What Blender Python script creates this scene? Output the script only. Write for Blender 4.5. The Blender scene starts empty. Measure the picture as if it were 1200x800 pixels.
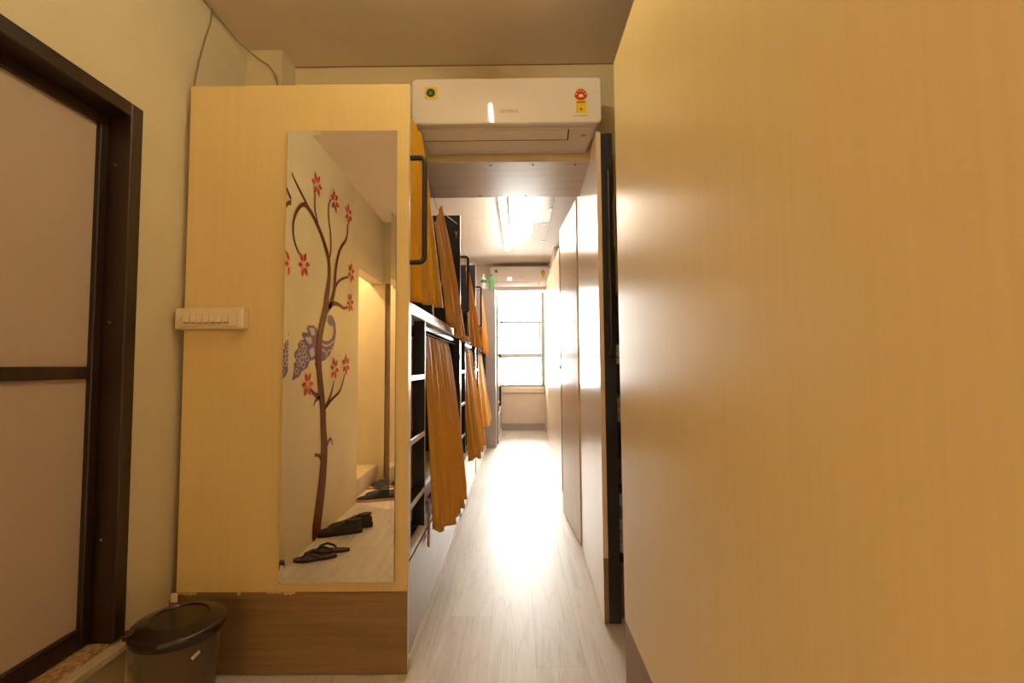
import bpy, bmesh, math, random
from mathutils import Vector, Matrix
random.seed(7)
SC = bpy.context.scene
COL = SC.collection
PI = math.pi

# ------------------------------------------------------------------ camera
def make_camera():
    pitch, yaw, roll = 0.0523, -0.0066, 0.0080
    cy, sy = math.cos(yaw), math.sin(yaw)
    cp, sp = math.cos(pitch), math.sin(pitch)
    cr, sr = math.cos(roll), math.sin(roll)
    xr = Vector((cy, -sy, 0)); y0 = Vector((sy, cy, 0)); Z = Vector((0, 0, 1))
    F = cp * y0 + sp * Z
    zr = -sp * y0 + cp * Z
    R = cr * xr - sr * zr
    U = sr * xr + cr * zr
    M = Matrix((R, U, -F)).transposed().to_4x4()
    M.translation = Vector((0, 0, 1.2))
    cd = bpy.data.cameras.new('camera')
    cd.sensor_width = 36.0
    cd.lens = 36.0 * 532.455 / 1200.0
    cd.clip_start = 0.02
    c = bpy.data.objects.new('camera', cd)
    c.matrix_world = M
    COL.objects.link(c)
    SC.camera = c
make_camera()

# ------------------------------------------------------------------ world, exposure
SKY = 60.0
world = bpy.data.worlds.new('overcast_sky')
SC.world = world
world.use_nodes = True
world.node_tree.nodes['Background'].inputs[0].default_value = (1.0, 0.97, 0.92, 1)
world.node_tree.nodes['Background'].inputs[1].default_value = SKY
SC.view_settings.view_transform = 'Standard'
SC.view_settings.look = 'None'
SC.view_settings.gamma = 1.0
SC.view_settings.use_curve_mapping = False
SC.view_settings.exposure = 0.0
TUBE_WARM = (1.0, 0.85, 0.52); TUBE_WARM_L = 74.0      # room tube near the camera
TUBE_FAR = (1.0, 0.84, 0.68); TUBE_FAR_L = 95.0     # passage tube
RECESS = (1.0, 0.70, 0.38); RECESS_L = 370.0          # lamp of the side room

REAR = (1.0, 0.54, 0.08); REAR_L = 205.0               # lamp on the back wall
# daylight sampling aid on the window opening (a portal gives off no light itself)
pl = bpy.data.lights.new('window_portal', 'AREA')
pl.shape = 'RECTANGLE'; pl.size = 1.0; pl.size_y = 2.0
pl.cycles.is_portal = True
po = bpy.data.objects.new('window_portal', pl)
po.location = (0.11, 8.60, 1.62); po.rotation_euler = (-PI/2, 0, 0)
COL.objects.link(po)

# ------------------------------------------------------------------ materials
def nt(name):
    m = bpy.data.materials.new(name); m.use_nodes = True
    t = m.node_tree
    return m, t, t.nodes['Principled BSDF']
def col(c): return (c[0], c[1], c[2], 1.0)
def simple(name, c, rough=0.5, metal=0.0, coat=0.0, spec=0.5, mottle=0.0, scale=6.0, bump=0.0, bscale=60.0, sheen=0.0, coat_rough=0.05):
    m, t, b = nt(name)
    b.inputs['Base Color'].default_value = col(c)
    b.inputs['Roughness'].default_value = rough
    b.inputs['Metallic'].default_value = metal
    b.inputs['Coat Weight'].default_value = coat
    b.inputs['Coat Roughness'].default_value = coat_rough
    b.inputs['Specular IOR Level'].default_value = spec
    b.inputs['Sheen Weight'].default_value = sheen
    tc = t.nodes.new('ShaderNodeTexCoord')
    if mottle > 0:
        n = t.nodes.new('ShaderNodeTexNoise'); n.inputs['Scale'].default_value = scale; n.inputs['Detail'].default_value = 5
        t.links.new(tc.outputs['Object'], n.inputs['Vector'])
        r = t.nodes.new('ShaderNodeValToRGB')
        r.color_ramp.elements[0].position = 0.3; r.color_ramp.elements[1].position = 0.7
        r.color_ramp.elements[0].color = col([x * (1 - mottle) for x in c]); r.color_ramp.elements[1].color = col([min(1, x * (1 + mottle)) for x in c])
        t.links.new(n.outputs['Fac'], r.inputs['Fac']); t.links.new(r.outputs['Color'], b.inputs['Base Color'])
    if bump > 0:
        n2 = t.nodes.new('ShaderNodeTexNoise'); n2.inputs['Scale'].default_value = bscale; n2.inputs['Detail'].default_value = 4
        t.links.new(tc.outputs['Object'], n2.inputs['Vector'])
        bp = t.nodes.new('ShaderNodeBump'); bp.inputs['Strength'].default_value = bump; bp.inputs['Distance'].default_value = 0.01
        t.links.new(n2.outputs['Fac'], bp.inputs['Height']); t.links.new(bp.outputs['Normal'], b.inputs['Normal'])
    return m
def grain(name, c0, c1, stretch, rough=0.4, coat=0.0, coat_rough=0.1, bump=0.02, detail=6, lo=0.3, hi=0.7, spec=0.5, rnd=False):
    """wood grain print: noise stretched along one axis"""
    m, t, b = nt(name)
    tc = t.nodes.new('ShaderNodeTexCoord'); mp = t.nodes.new('ShaderNodeMapping')
    mp.inputs['Scale'].default_value = stretch
    t.links.new(tc.outputs['Object'], mp.inputs['Vector'])
    n = t.nodes.new('ShaderNodeTexNoise'); n.inputs['Scale'].default_value = 1.0; n.inputs['Detail'].default_value = detail
    n.inputs['Distortion'].default_value = 0.4
    t.links.new(mp.outputs['Vector'], n.inputs['Vector'])
    r = t.nodes.new('ShaderNodeValToRGB')
    r.color_ramp.elements[0].position = lo; r.color_ramp.elements[1].position = hi
    r.color_ramp.elements[0].color = col(c0); r.color_ramp.elements[1].color = col(c1)
    t.links.new(n.outputs['Fac'], r.inputs['Fac']); t.links.new(r.outputs['Color'], b.inputs['Base Color'])
    b.inputs['Roughness'].default_value = rough
    b.inputs['Coat Weight'].default_value = coat; b.inputs['Coat Roughness'].default_value = coat_rough
    b.inputs['Specular IOR Level'].default_value = spec
    if bump > 0:
        bp = t.nodes.new('ShaderNodeBump'); bp.inputs['Strength'].default_value = bump; bp.inputs['Distance'].default_value = 0.01
        t.links.new(n.outputs['Fac'], bp.inputs['Height']); t.links.new(bp.outputs['Normal'], b.inputs['Normal'])
    return m
def emis(name, c, s):
    m, t, b = nt(name)
    b.inputs['Base Color'].default_value = (0.9, 0.9, 0.9, 1)
    b.inputs['Emission Color'].default_value = col(c); b.inputs['Emission Strength'].default_value = s
    return m
def glass_pane(name):
    m = bpy.data.materials.new(name); m.use_nodes = True; t = m.node_tree; t.nodes.clear()
    out = t.nodes.new('ShaderNodeOutputMaterial'); mx = t.nodes.new('ShaderNodeMixShader')
    tr = t.nodes.new('ShaderNodeBsdfTransparent'); gl = t.nodes.new('ShaderNodeBsdfGlossy'); fr = t.nodes.new('ShaderNodeFresnel')
    tr.inputs[0].default_value = (0.95, 0.97, 0.96, 1); gl.inputs['Roughness'].default_value = 0.02
    t.links.new(fr.outputs[0], mx.inputs[0]); t.links.new(tr.outputs[0], mx.inputs[1]); t.links.new(gl.outputs[0], mx.inputs[2])
    t.links.new(mx.outputs[0], out.inputs[0])
    return m
def plank_mat(name):
    """pale printed stone-wood planks with grey veins running along the plank"""
    m, t, b = nt(name)
    N, L = t.nodes, t.links
    tc = N.new('ShaderNodeTexCoord'); oi = N.new('ShaderNodeObjectInfo')
    sc = N.new('ShaderNodeVectorMath'); sc.operation = 'SCALE'; sc.inputs[0].default_value = (31, 17, 5)
    L.new(oi.outputs['Random'], sc.inputs['Scale'])
    ad = N.new('ShaderNodeVectorMath'); ad.operation = 'ADD'
    L.new(tc.outputs['Object'], ad.inputs[0]); L.new(sc.outputs[0], ad.inputs[1])
    mp = N.new('ShaderNodeMapping'); mp.inputs['Scale'].default_value = (11, 0.75, 1)
    mp.inputs['Rotation'].default_value = (0, 0, 0.10)
    L.new(ad.outputs[0], mp.inputs['Vector'])
    n = N.new('ShaderNodeTexNoise'); n.inputs['Scale'].default_value = 1.0; n.inputs['Detail'].default_value = 9; n.inputs['Roughness'].default_value = 0.62; n.inputs['Distortion'].default_value = 0.5
    L.new(mp.outputs[0], n.inputs['Vector'])
    r = N.new('ShaderNodeValToRGB')
    e = r.color_ramp.elements
    e[0].position = 0.30; e[0].color = col((0.55, 0.49, 0.43)); e[1].position = 0.75; e[1].color = col((0.70, 0.645, 0.585))
    v = r.color_ramp.elements.new(0.485); v.color = col((0.66, 0.60, 0.54))
    v = r.color_ramp.elements.new(0.503); v.color = col((0.585, 0.535, 0.485))
    v = r.color_ramp.elements.new(0.525); v.color = col((0.66, 0.60, 0.54))
    L.new(n.outputs['Fac'], r.inputs['Fac'])
    # sparse darker cracks
    mp2 = N.new('ShaderNodeMapping'); mp2.inputs['Scale'].default_value = (7.0, 0.55, 1); mp2.inputs['Rotation'].default_value = (0, 0, -0.10)
    L.new(ad.outputs[0], mp2.inputs['Vector'])
    n2 = N.new('ShaderNodeTexNoise'); n2.inputs['Scale'].default_value = 1.6; n2.inputs['Detail'].default_value = 7; n2.inputs['Distortion'].default_value = 0.8
    L.new(mp2.outputs[0], n2.inputs['Vector'])
    r2 = N.new('ShaderNodeValToRGB'); e2 = r2.color_ramp.elements
    e2[0].position = 0.48; e2[0].color = (1, 1, 1, 1); e2[1].position = 0.53; e2[1].color = (1, 1, 1, 1)
    k = r2.color_ramp.elements.new(0.505); k.color = (0.83, 0.815, 0.80, 1)
    L.new(n2.outputs['Fac'], r2.inputs['Fac'])
    mu = N.new('ShaderNodeMixRGB'); mu.blend_type = 'MULTIPLY'; mu.inputs[0].default_value = 1.0
    L.new(r.outputs[0], mu.inputs[1]); L.new(r2.outputs[0], mu.inputs[2])
    hs = N.new('ShaderNodeHueSaturation')
    mm = N.new('ShaderNodeMapRange'); mm.inputs['To Min'].default_value = 0.93; mm.inputs['To Max'].default_value = 1.05
    L.new(oi.outputs['Random'], mm.inputs['Value']); L.new(mm.outputs[0], hs.inputs['Value']); L.new(mu.outputs[0], hs.inputs['Color'])
    L.new(hs.outputs[0], b.inputs['Base Color'])
    b.inputs['Roughness'].default_value = 0.41
    return m
def cloth(name, c, trans=0.25):
    m = bpy.data.materials.new(name); m.use_nodes = True; t = m.node_tree; N, L = t.nodes, t.links
    b = N['Principled BSDF']; out = N['Material Output']
    tc = N.new('ShaderNodeTexCoord'); n = N.new('ShaderNodeTexNoise'); n.inputs['Scale'].default_value = 90; n.inputs['Detail'].default_value = 3
    L.new(tc.outputs['Object'], n.inputs['Vector'])
    r = N.new('ShaderNodeValToRGB'); r.color_ramp.elements[0].color = col([x * .85 for x in c]); r.color_ramp.elements[1].color = col([min(1, x * 1.15) for x in c])
    L.new(n.outputs['Fac'], r.inputs['Fac']); L.new(r.outputs[0], b.inputs['Base Color'])
    b.inputs['Roughness'].default_value = 0.55; b.inputs['Specular IOR Level'].default_value = 0.35; b.inputs['Sheen Weight'].default_value = 0.15
    tl = N.new('ShaderNodeBsdfTranslucent'); L.new(r.outputs[0], tl.inputs['Color'])
    mx = N.new('ShaderNodeMixShader'); mx.inputs[0].default_value = trans
    L.new(b.outputs[0], mx.inputs[1]); L.new(tl.outputs[0], mx.inputs[2]); L.new(mx.outputs[0], out.inputs['Surface'])
    return m

M = {}
M['wall'] = simple('wall_paint', (0.66, 0.57, 0.38), 0.62, mottle=0.04, scale=3.0, bump=0.06, bscale=25)
M['wall_far'] = simple('wall_paint_grey', (0.68, 0.56, 0.47), 0.6, mottle=0.04, bump=0.05)
M['wall_dark'] = grain('light_absorbing_wall', (0.06, 0.035, 0.02), (0.09, 0.05, 0.028), (3, 3, 30), 0.6)  # unseen walls, darkened to cut window light bouncing to the front
M['ceil'] = simple('ceiling_paint', (0.82, 0.70, 0.56), 0.6, mottle=0.03, scale=2.0)
M['ceil_panel'] = grain('ceiling_laminate', (0.66, 0.57, 0.49), (0.69, 0.60, 0.52), (2, 26, 2), 0.65, bump=0.004, spec=0.15)
M['hatch'] = grain('hatch_laminate', (0.66, 0.58, 0.50), (0.70, 0.62, 0.54), (2, 14, 2), 0.13, bump=0.004)
M['soffit'] = grain('soffit_laminate', (0.56, 0.45, 0.35), (0.61, 0.50, 0.395), (1.2, 22, 1.2), 0.25, bump=0.012)
M['lam'] = grain('cream_laminate', (0.71, 0.545, 0.25), (0.74, 0.575, 0.275), (75, 75, 1.6), 0.30, bump=0.006)
M['lam_gloss'] = grain('cream_laminate_gloss', (0.78, 0.61, 0.43), (0.81, 0.645, 0.465), (75, 75, 1.6), 0.22, bump=0.006)
M['kick'] = grain('brown_laminate', (0.20, 0.115, 0.05), (0.29, 0.175, 0.08), (1.5, 1.5, 42), 0.42, bump=0.02)
M['chip'] = simple('chipped_edge', (0.60, 0.46, 0.27), 0.7)
M['edge'] = simple('pale_trim_and_glare', (0.74, 0.66, 0.54), 0.3)  # pale trim colour, also paints window glare on bed edges
M['dark'] = simple('charcoal_laminate', (0.032, 0.030, 0.033), 0.24, mottle=0.1)
M['steel'] = simple('grey_painted_steel', (0.60, 0.58, 0.55), 0.25)
M['tube'] = simple('dark_tube_paint', (0.018, 0.015, 0.014), 0.3)
M['grey_lam'] = simple('grey_panel_laminate', (0.45, 0.42, 0.39), 0.22, mottle=0.05, scale=9)
M['pinkgrey'] = simple('greige_laminate', (0.36, 0.31, 0.30), 0.3, mottle=0.04)
M['curt_y'] = cloth('yellow_curtain_cloth', (0.95, 0.50, 0.02))
M['curt_o'] = cloth('ochre_curtain_cloth', (0.86, 0.46, 0.075))
M['curt_p'] = cloth('pale_yellow_cloth', (0.80, 0.62, 0.25))
M['matt'] = cloth('mattress_cloth', (0.62, 0.45, 0.28), 0.05)
M['pink'] = cloth('pink_bedding', (0.60, 0.30, 0.24), 0.1)
M['white_cloth'] = cloth('white_bedding', (0.72, 0.68, 0.66), 0.1)
M['red_cloth'] = cloth('red_cloth', (0.45, 0.05, 0.05), 0.1)
M['door_wood'] = grain('dark_door_frame', (0.012, 0.005, 0.003), (0.030, 0.012, 0.006), (30, 30, 1.2), 0.38, bump=0.02)
M['door_panel'] = simple('door_sheet', (0.48, 0.37, 0.29), 0.55, mottle=0.03, scale=1.5)
M['jamb'] = simple('brown_jamb', (0.20, 0.125, 0.065), 0.5)
M['stone'] = simple('marble_sill', (0.52, 0.42, 0.28), 0.35, mottle=0.25, scale=14)
M['chips_stone'] = simple('speckled_stone', (0.42, 0.26, 0.13), 0.5, mottle=0.6, scale=60)
M['plaster'] = simple('patchy_plaster', (0.55, 0.45, 0.30), 0.8, mottle=0.25, scale=22, bump=0.5, bscale=18)
M['floor'] = simple('floor_base', (0.42, 0.37, 0.32), 0.5)
M['plank'] = plank_mat('floor_planks')
M['ac'] = simple('ac_white_plastic', (0.80, 0.74, 0.69), 0.05)
M['ac2'] = simple('ac_matt_plastic', (0.76, 0.70, 0.65), 0.35)
M['ac_dark'] = simple('ac_gap', (0.03, 0.02, 0.015), 0.6)
M['ac_side'] = simple('ac_grey_side', (0.62, 0.64, 0.68), 0.3)
M['yellow'] = simple('yellow_print', (0.80, 0.55, 0.02), 0.4)
M['print_dark'] = simple('dark_print', (0.035, 0.035, 0.03), 0.4)
M['print_green'] = simple('green_print', (0.07, 0.25, 0.02), 0.4)
M['print_red'] = simple('red_print', (0.55, 0.02, 0.015), 0.4)
M['print_white'] = simple('white_print', (0.8, 0.78, 0.7), 0.4)
M['print_grey'] = simple('grey_print', (0.40, 0.28, 0.18), 0.4)
M['switch'] = simple('switch_plastic', (0.78, 0.66, 0.48), 0.35)
M['bin_lid'] = simple('black_brown_plastic', (0.020, 0.009, 0.006), 0.22)
M['bin'] = simple('grey_brown_plastic', (0.085, 0.055, 0.032), 0.28)
M['silver'] = simple('silver_label', (0.6, 0.58, 0.55), 0.25, metal=0.6)
M['mirror'] = simple('mirror_silver', (0.90, 0.90, 0.87), 0.0, metal=1.0)
M['mirror_edge'] = simple('mirror_edge_glass', (0.30, 0.26, 0.2), 0.2)
M['tree'] = simple('brown_wall_paint', (0.105, 0.020, 0.007), 0.6, spec=.15)
M['petal'] = simple('red_wall_paint', (0.55, 0.022, 0.006), 0.6, spec=.15)
M['purple'] = simple('purple_wall_paint', (0.17, 0.105, 0.25), 0.6, spec=.15)
M['lilac'] = simple('lilac_wall_paint', (0.50, 0.40, 0.44), 0.6)
M['shoe'] = simple('dark_olive_fabric', (0.045, 0.032, 0.018), 0.75, mottle=0.3, scale=60)
M['shoe_b'] = simple('navy_black_fabric', (0.012, 0.012, 0.018), 0.7, mottle=0.3, scale=60)
M['sole'] = simple('dark_rubber', (0.03, 0.02, 0.014), 0.6)
M['sole_p'] = simple('pinkish_rubber', (0.55, 0.30, 0.22), 0.6)
M['lace'] = simple('grey_lace', (0.20, 0.16, 0.12), 0.8)
M['flip'] = simple('purple_black_rubber', (0.035, 0.018, 0.022), 0.5, mottle=0.3, scale=30)
M['strap'] = simple('black_strap', (0.014, 0.009, 0.009), 0.35)
M['cable'] = simple('cable_sleeve', (0.30, 0.22, 0.13), 0.5)
M['pet'] = simple('pale_plastic', (0.78, 0.80, 0.78), 0.12)
M['pet_g'] = simple('green_plastic', (0.16, 0.50, 0.22), 0.12)
M['cap_g'] = simple('green_cap', (0.05, 0.26, 0.12), 0.4)
M['frame_alu'] = simple('window_aluminium', (0.42, 0.40, 0.39), 0.4)
M['glass'] = glass_pane('window_glass')
M['lamp_near'] = emis('warm_tube_glow', TUBE_WARM, TUBE_WARM_L)
M['lamp_far'] = emis('corridor_tube_glow', TUBE_FAR, TUBE_FAR_L)
M['lamp_recess'] = emis('side_room_lamp_glow', RECESS, RECESS_L)
M['lamp_rear'] = emis('rear_lamp_glow', REAR, REAR_L)
M['batten'] = simple('white_batten', (0.8, 0.78, 0.75), 0.4)
M['teal'] = cloth('teal_cloth', (0.10, 0.22, 0.24), 0.1)
M['orange'] = cloth('orange_cloth', (0.70, 0.25, 0.03), 0.1)
M['plaid'] = cloth('red_plaid_cloth', (0.34, 0.10, 0.10), 0.1)
M['platform'] = simple('pale_stone_step', (0.58, 0.47, 0.32), 0.35, mottle=0.08, scale=8)
def mat_pattern():
    m, t, b = nt('patterned_mat'); N, L = t.nodes, t.links
    tc = N.new('ShaderNodeTexCoord'); v = N.new('ShaderNodeTexVoronoi'); v.inputs['Scale'].default_value = 9
    L.new(tc.outputs['Object'], v.inputs['Vector'])
    r = N.new('ShaderNodeValToRGB'); r.color_ramp.interpolation = 'CONSTANT'
    e = r.color_ramp.elements; e[0].color = col((0.012, 0.010, 0.010)); e[1].position = 0.52; e[1].color = col((0.45, 0.17, 0.03))
    k = e.new(0.68); k.color = col((0.62, 0.42, 0.12)); k = e.new(0.82); k.color = col((0.02, 0.015, 0.015))
    sp = N.new('ShaderNodeSeparateColor'); L.new(v.outputs['Color'], sp.inputs[0]); L.new(sp.outputs[0], r.inputs['Fac']); L.new(r.outputs[0], b.inputs['Base Color'])
    b.inputs['Roughness'].default_value = 0.85
    return m
M['doormat'] = mat_pattern()

# ------------------------------------------------------------------ mesh helpers
def link(o, parent=None):
    COL.objects.link(o)
    if parent is not None: o.parent = parent
    return o
def origin_of(parent):
    v = Vector((0, 0, 0))
    while parent is not None:
        v += Vector(parent.location); parent = parent.parent
    return v
class B:
    """collects shapes, given in room coordinates, into ONE mesh object"""
    def __init__(s): s.bm = bmesh.new()
    def box(s, x0, x1, y0, y1, z0, z1, bev=0.0, seg=1):
        r = bmesh.ops.create_cube(s.bm, size=1.0)
        vs = r['verts']
        for v in vs:
            v.co = Vector((x0 + (v.co.x + .5) * (x1 - x0), y0 + (v.co.y + .5) * (y1 - y0), z0 + (v.co.z + .5) * (z1 - z0)))
        if bev > 0:
            es = list({e for v in vs for e in v.link_edges})
            bmesh.ops.bevel(s.bm, geom=es, offset=bev, segments=seg, profile=0.5, affect='EDGES')
        return s
    def tube(s, pts, r, n=10, cap=True, radii=None):
        pts = [Vector(p) for p in pts]
        rings = []
        up = None
        for i, p in enumerate(pts):
            a = pts[max(0, i - 1)]; b = pts[min(len(pts) - 1, i + 1)]
            t = (b - a).normalized()
            if up is None:
                up = Vector((0, 0, 1)) if abs(t.z) < .9 else Vector((1, 0, 0))
            sd = t.cross(up)
            if sd.length < 1e-4: sd = t.cross(Vector((0, 1, 0)))
            sd.normalize(); up = sd.cross(t).normalized()
            rr = radii[i] if radii else r
            rings.append([s.bm.verts.new(p + rr * (math.cos(2*PI*k/n) * sd + math.sin(2*PI*k/n) * up)) for k in range(n)])
        for i in range(len(rings) - 1):
            for k in range(n):
                s.bm.faces.new((rings[i][k], rings[i][(k+1) % n], rings[i+1][(k+1) % n], rings[i+1][k]))
        if cap:
            s.bm.faces.new(rings[0][::-1]); s.bm.faces.new(rings[-1])
        return s
    def loft(s, rings, cap=True, close=True):
        R = [[s.bm.verts.new(Vector(p)) for p in r] for r in rings]
        n = len(R[0])
        for i in range(len(R) - 1):
            for k in range(n if close else n - 1):
                s.bm.faces.new((R[i][k], R[i][(k+1) % n], R[i+1][(k+1) % n], R[i+1][k]))
        if cap and close:
            s.bm.faces.new(R[0][::-1]); s.bm.faces.new(R[-1])
        return s
    def lathe(s, prof, c, n=40):
        """prof: (radius, z) from bottom to top round the vertical through c"""
        rings = []
        for r, z in prof:
            rings.append([(c[0] + max(r, 1e-4) * math.cos(2*PI*k/n), c[1] + max(r, 1e-4) * math.sin(2*PI*k/n), c[2] + z) for k in range(n)])
        return s.loft(rings)
    def grid(s, f, nu, nv):
        V = [[s.bm.verts.new(Vector(f(i / nu, j / nv))) for j in range(nv + 1)] for i in range(nu + 1)]
        for i in range(nu):
            for j in range(nv):
                s.bm.faces.new((V[i][j], V[i+1][j], V[i+1][j+1], V[i][j+1]))
        return s
    def poly(s, pts, d):
        """flat outline pts (room coords) thickened by vector d"""
        d = Vector(d)
        a = [s.bm.verts.new(Vector(p)) for p in pts]; b = [s.bm.verts.new(Vector(p) + d) for p in pts]
        n = len(a)
        s.bm.faces.new(a); s.bm.faces.new(b[::-1])
        for k in range(n): s.bm.faces.new((a[k], b[k], b[(k+1) % n], a[(k+1) % n]))
        return s
    def xform(s, mat):
        bmesh.ops.transform(s.bm, matrix=mat, verts=s.bm.verts); return s
    def build(s, name, m, parent=None, smooth=False, solid=0.0, loc=None):
        o0 = Vector(loc) if loc is not None else origin_of(parent)
        for v in s.bm.verts: v.co -= o0
        bmesh.ops.recalc_face_normals(s.bm, faces=s.bm.faces)
        for f in s.bm.faces: f.smooth = smooth
        me = bpy.data.meshes.new(name); s.bm.to_mesh(me); s.bm.free()
        me.materials.append(M[m] if isinstance(m, str) else m)
        o = bpy.data.objects.new(name, me); link(o, parent)
        if loc is not None:
            o.location = o0 - origin_of(parent)
        if smooth:
            try: me.set_sharp_from_angle(angle=math.radians(38))
            except Exception: pass
        if solid > 0:
            md = o.modifiers.new('thickness', 'SOLIDIFY'); md.thickness = solid; md.offset = 0
        return o
def box(name, m, parent, x0, x1, y0, y1, z0, z1, bev=0.0, seg=1, **k):
    return B().box(x0, x1, y0, y1, z0, z1, bev, seg).build(name, m, parent, **k)
def thing(name, loc, label, cat, group=None):
    o = bpy.data.objects.new(name, None); o.location = loc; o.empty_display_size = 0.1; link(o)
    return tag(o, label, cat, group)
def tag(o, label, cat, group=None):
    o['label'] = label; o['category'] = cat
    if group: o['group'] = group
    return o
def struct(o):
    o['kind'] = 'structure'; return o
def fillet(pts, r, n=5):
    """rounds the corners of a polyline"""
    P = [Vector(p) for p in pts]; out = [P[0]]
    for i in range(1, len(P) - 1):
        a = (P[i-1] - P[i]).normalized(); b = (P[i+1] - P[i]).normalized()
        s, e = P[i] + a * r, P[i] + b * r
        for k in range(n + 1):
            t = k / n
            out.append((1-t)**2 * s + 2*t*(1-t) * P[i] + t*t * e)
    out.append(P[-1]); return out

# ================================================================== the room shell
XL, XR, ZC = -1.37, 1.90, 2.83
YB, YF = -2.90, 8.47
fl = struct(box('floor', 'floor', None, -2.7, 2.0, -3.0, 8.6, -0.10, -0.004))
PW, PLN = 0.197, 1.24
for i in range(13):
    x0 = -1.50 + i * PW
    y = -1.62 + (i * 0.437) % PLN - PLN
    while y < YF:
        a, b = max(y, -1.62), min(y + PLN, YF)
        hidden = b - a < 0.02 or (a > 1.9 and (x0 + PW < -0.46 or x0 > 0.60)) or (x0 > 0.80 and a > 0.6)
        if not hidden:
            box('plank', 'plank', fl, x0 + .0002, x0 + PW - .0002, a + .0002, b - .0002, -.004, 0.0, bev=.0003)
        y += PLN
ce = struct(box('ceiling', 'ceil', None, -2.7, 2.0, -3.0, 8.6, ZC, ZC + .1))
for (x0, x1) in ((XL, -0.052), (0.405, XR)):
    for (y0, y1) in ((2.90, 4.98), (4.984, 7.08)):
        box('ceiling_panel', 'ceil_panel', ce, x0, x1, y0, y1, ZC - .005, ZC)
box('ceiling_panel', 'ceil_panel', ce, -.049, .402, 6.10, 7.08, ZC - .005, ZC)
box('ceiling_panel', 'ceil_panel', ce, -.049, .402, 2.90, 3.40, ZC - .005, ZC)

wl = B()
wl.box(XL - .13, XL, -0.53, 0.90, 0, ZC).box(XL - .13, XL, 0.90, 1.616, 0, 0.235).box(XL - .13, XL, 0.90, 1.616, 2.145, ZC)
wl.box(XL - .13, XL, 1.616, 8.6, 0, ZC).box(XL - .13, XL, -1.36, -0.53, 2.13, ZC)
struct(wl.build('wall_left', 'wall'))
struct(box('wall_right', 'wall_dark', None, XR, XR + .1, -3.0, 8.6, 0, ZC))
struct(box('wall_back', 'wall_dark', None, -2.7, 2.0, -3.0, YB, 0, ZC))
sr = B(); sr.box(-2.7, -1.34, -1.50, -1.36, 0, ZC).box(-2.7, -2.6, -1.36, -.40, 0, ZC).box(-2.6, -1.50, -.53, -.40, 0, ZC)
struct(sr.build('wall_side_room', 'wall'))
so = B(); so.box(-2.7, -2.6, -.399, 8.6, 0, ZC).box(-2.6, XL - .13, YF, 8.6, 0, ZC)
struct(so.build('wall_leak_block', 'wall_dark'))  # unseen, added to stop sky light leaking in behind the door
struct(box('ceiling_crack', 'jamb', None, -1.184, XR, 2.3835, 2.3849, ZC - .006, ZC))  # dark strip drawn for the crack line under the ceiling
bl = B(); bl.box(-1.34, XR, -1.50, -1.36, 2.14, ZC)
struct(bl.build('wall_back_lintel', 'wall'))
struct(box('trim_1', 'jamb', None, -1.335, -1.285, -1.49, -1.37, 0, 2.139))          # dark jamb of the back doorway
struct(box('floor_side_room', 'platform', None, -2.6, -1.42, -1.36, -.531, -.004, 0.168, bev=.006))
struct(box('floor_back_step', 'platform', None, -1.28, XR, YB, -1.625, -.004, 0.12, bev=.006))
# lintel box over the passage, with the air conditioner on its face
ln = struct(box('wall_lintel', 'wall', None, XL, XR, 2.385, 2.893, 2.296, ZC))
box('soffit_panel', 'soffit', ln, XL, XR, 2.384, 2.895, 2.288, 2.296, bev=.001)
for (x, y) in ((-.125, 2.42), (.105, 2.42), (.335, 2.42), (-.215, 2.868), (.075, 2.868)):
    B().lathe([(.006, -.003), (.006, 0)], (x, y, 2.288), 10).build('screw', 'print_dark', ln)
struct(box('wall_column', 'wall', None, XL, -1.185, 2.25, 2.385, 0, ZC))
l2 = struct(box('wall_lintel_far', 'wall_far', None, XL, XR, 7.32, 7.55, 2.41, ZC))
struct(box('wall_passage', 'wall_far', None, .55, .62, 6.25, YF, 0, ZC))
# far wall with the window
WX0, WX1, WZ0, WZ1 = -0.36, 0.54, 0.80, 2.62
wf = B(); wf.box(XL, WX0, YF, YF + .12, 0, ZC).box(WX1, XR, YF, YF + .12, 0, ZC).box(WX0, WX1, YF, YF + .12, 0, WZ0).box(WX0, WX1, YF, YF + .12, WZ1, ZC)
struct(wf.build('wall_far', 'wall_far'))
struct(box('trim_2', 'wall_far', None, WX0 - .02, WX1 + .005, YF - .05, YF + .03, WZ0 - .105, WZ0 - .02, bev=.004))        # sill
struct(box('baseboard_far', 'pinkgrey', None, -.30, .548, YF - .014, YF, 0, .13, bev=.003))
wn = bpy.data.objects.new('window_1', None); wn.location = (.09, YF + .05, WZ0); link(wn); struct(wn)
box('window_frame', 'frame_alu', wn, WX0, WX0 + .05, YF + .02, YF + .08, WZ0, WZ1, bev=.003)
box('window_frame', 'frame_alu', wn, WX1 - .05, WX1, YF + .02, YF + .08, WZ0, WZ1, bev=.003)
for z0, z1 in ((WZ0, WZ0 + .045), (1.335, 1.42), (1.985, 2.03), (WZ1 - .05, WZ1)):
    box('window_rail', 'frame_alu', wn, WX0 + .05, WX1 - .05, YF + .02, YF + .08, z0, z1, bev=.003)
box('window_sash', 'frame_alu', wn, WX1 - .09, WX1 - .055, YF + .03, YF + .07, 1.42, 1.985, bev=.003)
for z0, z1 in ((WZ0 + .045, 1.335), (1.42, 1.985), (2.03, WZ1 - .05)):
    box('window_pane', 'glass', wn, WX0 + .05, WX1 - .05, YF + .048, YF + .052, z0, z1)

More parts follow.
